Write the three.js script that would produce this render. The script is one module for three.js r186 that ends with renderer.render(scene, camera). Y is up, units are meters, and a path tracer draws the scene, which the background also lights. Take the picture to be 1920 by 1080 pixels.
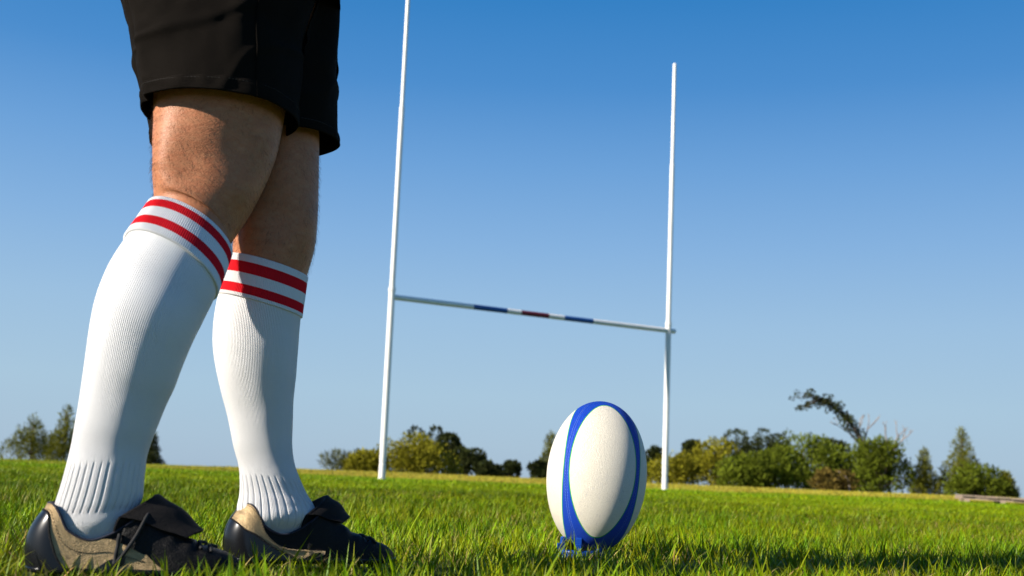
import * as THREE from 'three';
import { mergeGeometries } from 'three/addons/utils/BufferGeometryUtils.js';

// ---------------------------------------------------------------- camera, sky, sun, exposure
const scene = new THREE.Scene();
const RAD = Math.PI / 180;
const camera = new THREE.PerspectiveCamera(2 * Math.atan(640 / 2072) / RAD, 1.5, 0.05, 3000);
camera.position.set(0, 0.15, 0);
camera.rotation.set(6.994 * RAD, 0, 2.369 * RAD, 'YXZ');
camera.setViewOffset(1920, 1280, 0, 0, 1920, 1080);      // upper part of a 3:2 frame
camera.focus = 2.05; camera.userData.fStop = 6.5;
scene.add(camera);

const EXPOSURE = 1.72;
const SUN_EL = 28 * RAD, SUN_AZ = 26 * RAD;
const sunDir = new THREE.Vector3(-Math.cos(SUN_EL) * Math.cos(SUN_AZ), Math.sin(SUN_EL), Math.cos(SUN_EL) * Math.sin(SUN_AZ));
const sun = new THREE.DirectionalLight(new THREE.Color().setRGB(1, 0.92, 0.81), 5.0);
sun.target.position.set(0, 0, -12); sun.position.copy(sun.target.position).addScaledVector(sunDir, 60);
sun.castShadow = true; sun.shadow.mapSize.set(4096, 4096); sun.shadow.bias = -0.0005;
Object.assign(sun.shadow.camera, { left: -40, right: 40, top: 30, bottom: -30, near: 1, far: 160 });
scene.add(sun, sun.target);

{ // clear sky: pale at the horizon, deep blue overhead
  const W = 64, H = 512, data = new Float32Array(W * H * 4);
  const stops = [[-90, 0xa2b8cc], [0, 0xa8bed2], [1.5, 0xaac3d7], [4, 0xa9c7dd], [8, 0x9cc0e0], [12, 0x86b2df], [16, 0x6da2d9], [20, 0x4d8ece], [24.5, 0x3480c4], [32, 0x2a70b6], [50, 0x1a5294], [90, 0x103a6e]];
  const cols = stops.map(([e, h]) => [e, new THREE.Color(h)]);
  for (let j = 0; j < H; j++) {
    const e = ((j + 0.5) / H - 0.5) * 180;
    let k = 0; while (k < cols.length - 2 && e > cols[k + 1][0]) k++;
    const t = Math.min(1, Math.max(0, (e - cols[k][0]) / (cols[k + 1][0] - cols[k][0])));
    const c = cols[k][1].clone().lerp(cols[k + 1][1], t).multiplyScalar(1 / EXPOSURE);
    for (let i = 0; i < W; i++) { const o = (j * W + i) * 4; data[o] = c.r; data[o + 1] = c.g; data[o + 2] = c.b; data[o + 3] = 1; }
  }
  const tex = new THREE.DataTexture(data, W, H, THREE.RGBAFormat, THREE.FloatType);
  tex.mapping = THREE.EquirectangularReflectionMapping; tex.magFilter = tex.minFilter = THREE.LinearFilter;
  tex.wrapS = THREE.RepeatWrapping; tex.needsUpdate = true;
  scene.background = tex; scene.environment = tex;
}
const renderer = new THREE.WebGLRenderer({ antialias: true });
renderer.setSize(1024, 576);
renderer.toneMapping = THREE.LinearToneMapping;
renderer.toneMappingExposure = EXPOSURE;
renderer.shadowMap.enabled = true; renderer.shadowMap.type = THREE.PCFSoftShadowMap;

// ---------------------------------------------------------------- helpers
let seed = 12345;
const rnd = () => { seed = (seed + 0x6D2B79F5) | 0; let t = Math.imul(seed ^ (seed >>> 15), 1 | seed); t = (t + Math.imul(t ^ (t >>> 7), 61 | t)) ^ t; return ((t ^ (t >>> 14)) >>> 0) / 4294967296; };
const rr = (a, b) => a + (b - a) * rnd();
const lerp = (a, b, t) => a + (b - a) * t;
const sstep = (a, b, x) => { const t = Math.min(1, Math.max(0, (x - a) / (b - a))); return t * t * (3 - 2 * t); };
const V = (x, y, z) => new THREE.Vector3(x, y, z);
const hash = (i, j) => { let h = Math.imul(i, 374761393) + Math.imul(j, 668265263); h = Math.imul(h ^ (h >>> 13), 1274126177); return ((h ^ (h >>> 16)) >>> 0) / 4294967296; };
function noise2(x, y) { const i = Math.floor(x), j = Math.floor(y), u = x - i, v = y - j, a = u * u * (3 - 2 * u), b = v * v * (3 - 2 * v); return lerp(lerp(hash(i, j), hash(i + 1, j), a), lerp(hash(i, j + 1), hash(i + 1, j + 1), a), b); }
const fbm = (x, y, o = 4) => { let s = 0, a = 0.5; for (let k = 0; k < o; k++) { s += a * noise2(x, y); x = x * 2.03 + 17.1; y = y * 2.03 + 9.7; a *= 0.5; } return s / (1 - Math.pow(0.5, o)); };
const lin = (r, g, b) => new THREE.Color().setRGB(r, g, b);
function mat(o) { const m = new THREE.MeshPhysicalMaterial(o); return m; }
// curve through [x, y] points, smooth
function curve(pts) { return (x) => { let k = 0; while (k < pts.length - 2 && x > pts[k + 1][0]) k++; const p1 = pts[k], p2 = pts[k + 1], p0 = pts[Math.max(0, k - 1)], p3 = pts[Math.min(pts.length - 1, k + 2)]; const h = p2[0] - p1[0], t = Math.min(1, Math.max(0, (x - p1[0]) / h)); const m1 = k > 0 ? (p2[1] - p0[1]) / (p2[0] - p0[0]) * h : p2[1] - p1[1], m2 = k < pts.length - 2 ? (p3[1] - p1[1]) / (p3[0] - p1[0]) * h : p2[1] - p1[1]; const t2 = t * t, t3 = t2 * t; return (2 * t3 - 3 * t2 + 1) * p1[1] + (t3 - 2 * t2 + t) * m1 + (3 * t2 - 2 * t3) * p2[1] + (t3 - t2) * m2; }; }
// tileable grey texture from a function of (u, v) in 0..1
function texGrey(n, fn, repeat = [1, 1]) { const d = new Uint8Array(n * n * 4); for (let j = 0; j < n; j++) for (let i = 0; i < n; i++) { const g = Math.max(0, Math.min(255, fn(i / n, j / n) * 255)); const o = (j * n + i) * 4; d[o] = d[o + 1] = d[o + 2] = g; d[o + 3] = 255; } return finish(new THREE.DataTexture(d, n, n), repeat); }
function texRGB(n, fn, repeat = [1, 1]) { const d = new Uint8Array(n * n * 4), c = new THREE.Color(); for (let j = 0; j < n; j++) for (let i = 0; i < n; i++) { const v = fn(i / n, j / n); c.setRGB(v[0], v[1], v[2]); c.convertLinearToSRGB(); const o = (j * n + i) * 4; d[o] = Math.min(255, c.r * 255); d[o + 1] = Math.min(255, c.g * 255); d[o + 2] = Math.min(255, c.b * 255); d[o + 3] = 255; } const t = finish(new THREE.DataTexture(d, n, n), repeat); t.colorSpace = THREE.SRGBColorSpace; return t; }
function finish(t, repeat) { t.wrapS = t.wrapT = THREE.RepeatWrapping; t.repeat.set(...repeat); t.magFilter = THREE.LinearFilter; t.minFilter = THREE.LinearMipmapLinearFilter; t.generateMipmaps = true; t.needsUpdate = true; return t; }
const tn = (u, v, f, o = 3) => { // tileable fbm
  let s = 0, a = 0.5; for (let k = 0; k < o; k++) { const F = f << k, x = u * F, y = v * F, i = Math.floor(x), j = Math.floor(y), p = x - i, q = y - j, A = p * p * (3 - 2 * p), B = q * q * (3 - 2 * q), h = (m, n) => hash(((m % F) + F) % F + 131 * k, ((n % F) + F) % F + 57 * k); s += a * lerp(lerp(h(i, j), h(i + 1, j), A), lerp(h(i, j + 1), h(i + 1, j + 1), A), B); a *= 0.5; } return s / (1 - Math.pow(0.5, o)); };
// surface from a grid function (u, v) -> Vector3; uv from uvFn or (u, v)
function gridGeo(fn, nu, nv, { closeU = false, uv = null, flip = false } = {}) {
  const pos = [], uvs = [], idx = [];
  for (let j = 0; j <= nv; j++) for (let i = 0; i <= nu; i++) { const p = fn(i / nu, j / nv); pos.push(p.x, p.y, p.z); const q = uv ? uv(i / nu, j / nv) : [i / nu, j / nv]; uvs.push(q[0], q[1]); }
  for (let j = 0; j < nv; j++) for (let i = 0; i < nu; i++) { const a = j * (nu + 1) + i, b = a + 1, c = a + nu + 1, d = c + 1; if (flip) idx.push(a, c, b, b, c, d); else idx.push(a, b, c, b, d, c); }
  const g = new THREE.BufferGeometry(); g.setAttribute('position', new THREE.Float32BufferAttribute(pos, 3)); g.setAttribute('uv', new THREE.Float32BufferAttribute(uvs, 2)); g.setIndex(idx); g.computeVertexNormals();
  if (closeU) { const n = g.attributes.normal; for (let j = 0; j <= nv; j++) { const a = j * (nu + 1), b = a + nu; const s = V(n.getX(a) + n.getX(b), n.getY(a) + n.getY(b), n.getZ(a) + n.getZ(b)).normalize(); n.setXYZ(a, s.x, s.y, s.z); n.setXYZ(b, s.x, s.y, s.z); } }
  return g;
}
// thick sheet: surface fn, pushed out along its normal by t0 (outer) and t1 (inner), with closed rims
function slab(fn, nu, nv, t0, t1, uv) {
  const e = 1e-3, nrm = (u, v) => { const a = fn(Math.min(1, u + e), v).sub(fn(Math.max(0, u - e), v)), b = fn(u, Math.min(1, v + e)).sub(fn(u, Math.max(0, v - e))); return a.cross(b).normalize(); };
  const at = (u, v, t) => fn(u, v).addScaledVector(nrm(u, v), t);
  const o = gridGeo((u, v) => at(u, v, t0), nu, nv, { uv }), i = gridGeo((u, v) => at(u, v, t1), nu, nv, { uv, flip: true });
  const rims = [gridGeo((u, w) => at(u, 0, lerp(t1, t0, w)), nu, 1), gridGeo((u, w) => at(u, 1, lerp(t0, t1, w)), nu, 1), gridGeo((v, w) => at(0, v, lerp(t0, t1, w)), nv, 1), gridGeo((v, w) => at(1, v, lerp(t1, t0, w)), nv, 1)];
  return mergeGeometries([o, i, ...rims]);
}
function tubeGeo(pts, rad, seg = 24, rs = 8) { // tapered tube along points, rad(t)
  const cv = new THREE.CatmullRomCurve3(pts), fr = cv.computeFrenetFrames(seg), P = [], N = [], U = [], I = [];
  for (let j = 0; j <= seg; j++) { const p = cv.getPointAt(j / seg), r = typeof rad === 'function' ? rad(j / seg) : rad; for (let i = 0; i <= rs; i++) { const a = i / rs * 2 * Math.PI, n = fr.normals[j].clone().multiplyScalar(Math.cos(a)).addScaledVector(fr.binormals[j], Math.sin(a)); P.push(p.x + n.x * r, p.y + n.y * r, p.z + n.z * r); N.push(n.x, n.y, n.z); U.push(i / rs, j / seg); } }
  for (let j = 0; j < seg; j++) for (let i = 0; i < rs; i++) { const a = j * (rs + 1) + i, b = a + 1, c = a + rs + 1, d = c + 1; I.push(a, b, c, b, d, c); }
  const g = new THREE.BufferGeometry(); g.setAttribute('position', new THREE.Float32BufferAttribute(P, 3)); g.setAttribute('normal', new THREE.Float32BufferAttribute(N, 3)); g.setAttribute('uv', new THREE.Float32BufferAttribute(U, 2)); g.setIndex(I); return g;
}
const used = {};
const numbered = (n) => { const k = used[n] = (used[n] ?? -1) + 1; return k ? n + '_' + String(k).padStart(3, '0') : n; };
function part(name, geo, material, parent) { const m = new THREE.Mesh(geo, material); m.name = name; m.castShadow = m.receiveShadow = true; parent.add(m); return m; }
function thing(name, label, category, [x, y, z] = [0, 0, 0], group) { const g = new THREE.Group(); g.name = numbered(name); g.position.set(x, y, z); g.userData = { label, category }; if (group) g.userData.group = group; scene.add(g); return g; }

// ---------------------------------------------------------------- the ground
// level pitch, a low bank of dry grass behind the posts, then the hill falls away
function groundY(x, z) {
  const d = -z;
  const bank = lerp(0.03, 0.095, sstep(-13, -4, x)) * sstep(21.5, 29, d + 1.2 * Math.sin(x * 0.22));
  const n = d > 14 ? (fbm(x * 0.35, z * 0.35, 3) - 0.5) * 0.05 * sstep(20, 28, d) : 0;
  const over = Math.max(0, d - 31), drop = over < 14 ? 0.0028 * over * over : 0.549 + (over - 14) * 0.13;
  return bank + n - drop;
}
const dryness = (x, z) => { const d = -z; const n = fbm(x * 0.5 + 40, z * 0.5, 3) - 0.5; return sstep(21.2, 23.5, d + n * 5) * lerp(0.35, 1, sstep(-12, -5, x)); };
{
  const xs = [], zs = [], steps = (a, b, s) => { const o = []; for (let v = a; v < b; v += s) o.push(v); return o; };
  xs.push(-400, -250, -150, -100, -70, ...steps(-50, 50, 1), 50, 70, 100, 150, 250, 400);
  zs.push(60, 30, 15, 8, 4, ...steps(0, 60, 0.75).map((v) => -v), -60, -70, -85, -100, -130, -170, -230, -300, -400);
  const pos = [], col = [], uv = [], idx = [];
  for (const z of zs) for (const x of xs) {
    pos.push(x, groundY(x, z), z); uv.push(x, z);
    const q = dryness(x, z), n = fbm(x * 1.3, z * 1.3, 3);
    col.push(lerp(0.60, 1.9, q) * (0.8 + 0.4 * n), lerp(0.80, 1.35, q) * (0.8 + 0.4 * n), lerp(0.5, 0.9, q) * (0.8 + 0.4 * n));
  }
  const w = xs.length;
  for (let j = 0; j < zs.length - 1; j++) for (let i = 0; i < w - 1; i++) { const a = j * w + i; idx.push(a, a + 1, a + w, a + 1, a + w + 1, a + w); }
  const g = new THREE.BufferGeometry(); g.setAttribute('position', new THREE.Float32BufferAttribute(pos, 3)); g.setAttribute('color', new THREE.Float32BufferAttribute(col, 3)); g.setAttribute('uv', new THREE.Float32BufferAttribute(uv, 2)); g.setIndex(idx); g.computeVertexNormals();
  const tex = texRGB(512, (u, v) => { const a = tn(u, v, 6, 4), b = tn(u + 0.37, v, 48, 3); const k = 0.45 + 0.8 * b; return [lerp(0.060, 0.10, a) * k, lerp(0.090, 0.095, a) * k, lerp(0.012, 0.028, a) * k]; });
  const ground = part('ground', g, mat({ map: tex, vertexColors: true, roughness: 1, specularIntensity: 0.2, bumpMap: texGrey(256, (u, v) => tn(u, v, 32, 3)), bumpScale: 0.01 }), scene);
  ground.userData = { kind: 'structure', label: 'level grass pitch ending in a low dry bank', category: 'ground' };
}
// ---------------------------------------------------------------- rugby posts
const M = {};
M.postWhite = mat({ color: lin(0.90, 0.885, 0.83), roughness: 0.42, clearcoat: 0.2, clearcoatRoughness: 0.4, map: texRGB(256, (u, v) => { const n = tn(u, v, 8, 4), s = tn(u + 0.3, v, 40, 2); const d = n > 0.66 ? 0.8 : s > 0.76 ? 0.72 : 1; return [d * (0.94 + 0.06 * n), d * (0.94 + 0.06 * n), d * (0.92 + 0.06 * n)]; }, [1, 4]), bumpMap: texGrey(128, (u, v) => tn(u, v, 12, 3), [1, 4]), bumpScale: 0.002 });
M.postBlue = mat({ color: lin(0.012, 0.085, 0.30), roughness: 0.45 });
M.postRed = mat({ color: lin(0.16, 0.008, 0.018), roughness: 0.45 });
{
  const L = V(-2.002, 0, -17.925), R = V(2.930, 0, -20.582);
  const t = thing('rugby_posts', 'tall white H-shaped rugby posts with blue and red bands on crossbar', 'goal posts', [0, 0, 0]);
  const prof = [[0.055, -0.2], [0.055, 0.27], [0.047, 0.275], [0.047, 0.30], [0.054, 0.305], [0.052, 3.16], [0.044, 3.2], [0.044, 6.2], [0.034, 6.27], [0.034, 8.19], [0.028, 8.22], [0, 8.225]].map(([r, y]) => new THREE.Vector2(r, y));
  for (const [k, P] of [L, R].entries()) {
    const g = new THREE.LatheGeometry(prof, 28); const p = part('post', g, M.postWhite, t); p.position.copy(P); if (k) p.rotation.y = 2;
    for (const y of [0.62, 3.12]) { const c = part('collar', new THREE.LatheGeometry([[0.0535, -0.03], [0.060, -0.026], [0.060, 0.026], [0.0535, 0.03]].map((a) => new THREE.Vector2(...a)), 24), M.postWhite, p); c.position.y = y === 0.62 ? 0.02 : y; }
  }
  const d = R.clone().sub(L), len = d.length(), bar = new THREE.Group(); bar.name = 'crossbar'; bar.position.set(0, 3.0, 0); t.add(bar);
  const cuts = [[0.0, 0.266, M.postWhite, 'bar_section'], [0.266, 0.383, M.postBlue, 'blue_band'], [0.383, 0.432, M.postWhite, 'bar_section'], [0.432, 0.532, M.postRed, 'red_band'], [0.532, 0.589, M.postWhite, 'bar_section'], [0.589, 0.698, M.postBlue, 'blue_band'], [0.698, 1.026, M.postWhite, 'bar_section']];
  const q = new THREE.Quaternion().setFromUnitVectors(V(0, 1, 0), d.clone().normalize());
  for (const [a, b, m, n] of cuts) { const c = part(n, new THREE.CylinderGeometry(0.045, 0.045, (b - a) * len, 24), m, bar); c.position.copy(L).addScaledVector(d, (a + b) / 2); c.quaternion.copy(q); }
}

// ---------------------------------------------------------------- the player's legs: rings [centre x, y, z, half width x, y, depth ratio]
const nearSkin = [
  [-0.4689, 0.4103, -1.4793, 0.0379, -0.0219, 0.8, -0.012],
  [-0.4544, 0.4546, -1.5004, 0.0411, -0.0256, 0.82, -0.0125],
  [-0.4556, 0.4882, -1.5221, 0.0511, -0.0295, 0.82, -0.0153],
  [-0.449, 0.5256, -1.5324, 0.0646, -0.0226, 0.76, -0.019],
  [-0.4406, 0.5627, -1.5358, 0.0753, -0.0118, 0.72, -0.0217],
  [-0.4356, 0.6001, -1.5392, 0.083, -0.0011, 0.7, -0.0235],
  [-0.4344, 0.6361, -1.5427, 0.0865, 0.0061, 0.7, -0.0245],
  [-0.4347, 0.6674, -1.5458, 0.0893, 0.0086, 0.72, -0.0252],
  [-0.436, 0.7108, -1.5496, 0.0929, 0.0118, 0.76, -0.0262],
  [-0.4412, 0.7799, -1.5555, 0.096, 0.0156, 0.8, -0.0273],
  [-0.4481, 0.8807, -1.5605, 0.0997, 0.0182, 0.82, -0.0288],
  [-0.4539, 0.9726, -1.5606, 0.1024, 0.0206, 0.84, -0.0299]
];
const nearSock = [
  [-0.4581, 0.4508, -1.4981, 0.0546, -0.0316, 0.72, -0.0167],
  [-0.4676, 0.4126, -1.4803, 0.0575, -0.0354, 0.77, -0.0182],
  [-0.4784, 0.3783, -1.4671, 0.0605, -0.0312, 0.82, -0.0197],
  [-0.486, 0.343, -1.4531, 0.0598, -0.0271, 0.86, -0.02],
  [-0.4931, 0.306, -1.4475, 0.0571, -0.0243, 0.87, -0.0195],
  [-0.4981, 0.2638, -1.4435, 0.0535, -0.0171, 0.84, -0.0185],
  [-0.5034, 0.2275, -1.4401, 0.0496, -0.0082, 0.8, -0.0174],
  [-0.5085, 0.1911, -1.4366, 0.0466, -0.0032, 0.76, -0.0165],
  [-0.5126, 0.1624, -1.4338, 0.0449, -0.0012, 0.72, -0.0161],
  [-0.5157, 0.1288, -1.4306, 0.047, 0.0026, 0.68, -0.017],
  [-0.5187, 0.1026, -1.4302, 0.0503, 0.0048, 0.66, -0.0183],
  [-0.5221, 0.0866, -1.4302, 0.0506, 0.0056, 0.68, -0.0185],
  [-0.5224, 0.0664, -1.4302, 0.05, 0.0053, 0.68, -0.0183],
  [-0.5192, 0.0437, -1.4302, 0.044, 0.0042, 0.58, -0.016],
  [-0.5122, 0.0156, -1.4301, 0.0358, 0.0021, 0.4, -0.0128]
];
const nearCuff = [
  [-0.4552, 0.4738, -1.513, 0.0547, -0.0319, 0.76, -0.0165],
  [-0.4677, 0.4149, -1.4812, 0.0586, -0.036, 0.79, -0.0185]
];
const farSkin = [
  [-0.3757, 0.3861, -1.6551, 0.0501, -0.0125, 0.9, -0.0114],
  [-0.3731, 0.4321, -1.6551, 0.0509, -0.0106, 0.92, -0.0115],
  [-0.372, 0.4572, -1.6551, 0.0553, -0.0113, 0.92, -0.0124],
  [-0.3682, 0.4926, -1.6551, 0.0593, -0.0038, 0.92, -0.0132],
  [-0.3659, 0.5318, -1.6551, 0.0584, 0.0022, 0.92, -0.0129],
  [-0.3669, 0.5769, -1.6551, 0.058, 0.0059, 0.92, -0.0129],
  [-0.3694, 0.6206, -1.6551, 0.0584, 0.008, 0.9, -0.013],
  [-0.3738, 0.6696, -1.6551, 0.0598, 0.0069, 0.85, -0.0135],
  [-0.3844, 0.7719, -1.6551, 0.062, 0.0082, 0.85, -0.0144],
  [-0.3946, 0.8758, -1.6552, 0.0655, 0.0099, 0.85, -0.0156],
  [-0.4017, 0.9459, -1.6552, 0.0712, 0.0116, 0.85, -0.0173]
];
const farSock = [
  [-0.3765, 0.4352, -1.6551, 0.0564, -0.0117, 0.92, -0.0128],
  [-0.3832, 0.3915, -1.6551, 0.06, -0.0125, 0.94, -0.0139],
  [-0.3857, 0.3592, -1.6551, 0.0616, -0.0056, 0.95, -0.0144],
  [-0.3854, 0.3248, -1.6551, 0.061, -0.0039, 0.95, -0.0142],
  [-0.3822, 0.2906, -1.6551, 0.0577, -0.0024, 0.93, -0.0133],
  [-0.3776, 0.2579, -1.6551, 0.0521, 0.0002, 0.9, -0.0119],
  [-0.3714, 0.2238, -1.6551, 0.0467, 0.0013, 0.86, -0.0105],
  [-0.3646, 0.1828, -1.6551, 0.0419, 0.0032, 0.82, -0.0092],
  [-0.3571, 0.1542, -1.655, 0.0396, 0.0033, 0.78, -0.0086],
  [-0.35, 0.1309, -1.655, 0.042, 0.0017, 0.72, -0.0089],
  [-0.3438, 0.1103, -1.6551, 0.0458, 0.0006, 0.66, -0.0095],
  [-0.3395, 0.0937, -1.6551, 0.051, 0.0018, 0.66, -0.0105],
  [-0.3362, 0.0747, -1.6551, 0.0535, 0.0037, 0.66, -0.0109],
  [-0.3347, 0.0514, -1.6551, 0.0459, 0.0033, 0.46, -0.0093],
  [-0.3322, 0.0244, -1.655, 0.0406, 0.003, 0.4, -0.0081]
];
const farCuff = [
  [-0.3738, 0.4538, -1.6551, 0.0558, -0.0129, 0.93, -0.0126],
  [-0.3831, 0.3907, -1.6551, 0.06, -0.0133, 0.95, -0.0139]
];
const nearShorts = [
  [-0.4331, 0.6475, -1.544, 0.1041, -0.0009, 0.8, -0.0293],
  [-0.441, 0.7168, -1.5503, 0.1083, 0.0123, 0.84, -0.031],
  [-0.448, 0.7691, -1.5548, 0.1152, 0.0166, 0.8, -0.0334],
  [-0.4494, 0.83, -1.5585, 0.1317, 0.0229, 0.72, -0.0383],
  [-0.4563, 0.889, -1.5611, 0.1402, 0.0262, 0.72, -0.0413],
  [-0.4698, 0.9552, -1.5608, 0.1181, 0.0241, 0.5, -0.0358],
  [-0.4732, 1.0054, -1.5603, 0.0728, 0.0156, 0.4, -0.0221]
];
const farShorts = [
  [-0.4211, 0.6431, -1.6557, 0.1349, 0.0139, 0.68, -0.0346],
  [-0.429, 0.6994, -1.6558, 0.1374, 0.016, 0.7, -0.0359],
  [-0.4391, 0.7699, -1.6559, 0.1418, 0.0207, 0.7, -0.0379],
  [-0.4482, 0.8389, -1.656, 0.1486, 0.0238, 0.7, -0.0406],
  [-0.4549, 0.8999, -1.6561, 0.1513, 0.0261, 0.6, -0.0419],
  [-0.4591, 0.9526, -1.6557, 0.1245, 0.0227, 0.45, -0.0347],
  [-0.4639, 0.9965, -1.6553, 0.0779, 0.0149, 0.4, -0.0219]
];
// lofted limb: turns a table of rings into a function (angle 0..1, along 0..1) -> point, plus measures
function limb(rings, twist = 0) {
  const C = rings.map((r) => V(r[0], r[1], r[2])), A = rings.map((r) => V(r[3], r[4], r[6] || 0)), K = rings.map((r) => r[5]), n = rings.length;
  const cat = (arr, t) => { const x = t * (n - 1), k = Math.min(n - 2, Math.floor(x)), f = x - k; const p = (i) => arr[Math.max(0, Math.min(n - 1, i))]; const a = p(k - 1), b = p(k), c = p(k + 1), d = p(k + 2); const w = [-0.5 * f + f * f - 0.5 * f * f * f, 1 - 2.5 * f * f + 1.5 * f * f * f, 0.5 * f + 2 * f * f - 1.5 * f * f * f, -0.5 * f * f + 0.5 * f * f * f]; if (typeof b === 'number') return a * w[0] + b * w[1] + c * w[2] + d * w[3]; return V(0, 0, 0).addScaledVector(a, w[0]).addScaledVector(b, w[1]).addScaledVector(c, w[2]).addScaledVector(d, w[3]); };
  const frame = (v) => { const c = cat(C, v), a = cat(A, v), k = cat(K, v); const tg = cat(C, Math.min(1, v + 0.01)).sub(cat(C, Math.max(0, v - 0.01))).normalize(); const b = a.clone().cross(tg).normalize().multiplyScalar(a.length() * k); if (b.z < 0) b.negate(); return { c, a, b, tg }; };
  const fn = (u, v, off = 0) => { const { c, a, b } = frame(v); const th = u * 2 * Math.PI + twist; const cs = Math.cos(th), sn = Math.sin(th); const p = c.clone().addScaledVector(a, cs).addScaledVector(b, sn); if (off) { const nn = a.clone().multiplyScalar(cs / a.lengthSq()).addScaledVector(b, sn / b.lengthSq()).normalize(); p.addScaledVector(nn, off); } return p; };
  fn.frame = frame; fn.len = C.reduce((s, c, i) => i ? s + c.distanceTo(C[i - 1]) : 0, 0); return fn;
}
const person = thing('person', 'standing kicker in black shorts, red-striped white socks and black-gold boots', 'person', [0, 0, 0]);

// skin
const skinTex = texRGB(512, (u, v) => { const a = tn(u, v, 7, 4), b = tn(u + 0.2, v + 0.4, 60, 2), c = tn(u + 0.6, v, 18, 3); const k = 0.86 + 0.22 * a + 0.10 * (b - 0.5); return [0.47 * k, (0.186 + 0.025 * (c - 0.5) * 2) * k, (0.085 + 0.015 * (c - 0.5) * 2) * k]; }, [4, 4]);
M.skin = mat({ map: skinTex, roughness: 0.48, specularIntensity: 0.6, bumpMap: texGrey(256, (u, v) => 0.6 * tn(u, v, 48, 2) + 0.4 * tn(u, v, 12, 2), [8, 8]), bumpScale: 0.0005, });
M.hair = mat({ color: lin(0.10, 0.05, 0.025), roughness: 0.6 });
const nearLeg = limb(nearSkin), farLeg = limb(farSkin);
const bump = (u, u0, w) => { let d = Math.abs(u - u0); d = Math.min(d, 1 - d); return Math.exp(-d * d / (w * w)); };
const vb = (v, v0, w) => Math.exp(-(v - v0) * (v - v0) / (w * w));
// u: 0 = right in the picture (front of knee), .25 = towards the camera, .5 = left (back of knee)
const nearRelief = (u, v) => 0.006 * bump(u, 0.40, 0.06) * vb(v, 0.36, 0.16) - 0.0035 * bump(u, 0.30, 0.06) * vb(v, 0.34, 0.10) + 0.004 * bump(u, 0.14, 0.07) * vb(v, 0.30, 0.06) - 0.004 * bump(u, 0.2, 0.06) * vb(v, 0.42, 0.08) + 0.0012 * (fbm(u * 9, v * 11, 3) - 0.5);
const farRelief = (u, v) => 0.005 * bump(u, 0.38, 0.05) * vb(v, 0.34, 0.14) - 0.005 * bump(u, 0.24, 0.07) * vb(v, 0.36, 0.10) + 0.004 * bump(u, 0.10, 0.07) * vb(v, 0.36, 0.08) + 0.0012 * (fbm(u * 9 + 5, v * 11, 3) - 0.5);
const skinFn = (leg, rel) => (u, v) => leg(u, v, rel(u, v));
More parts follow.
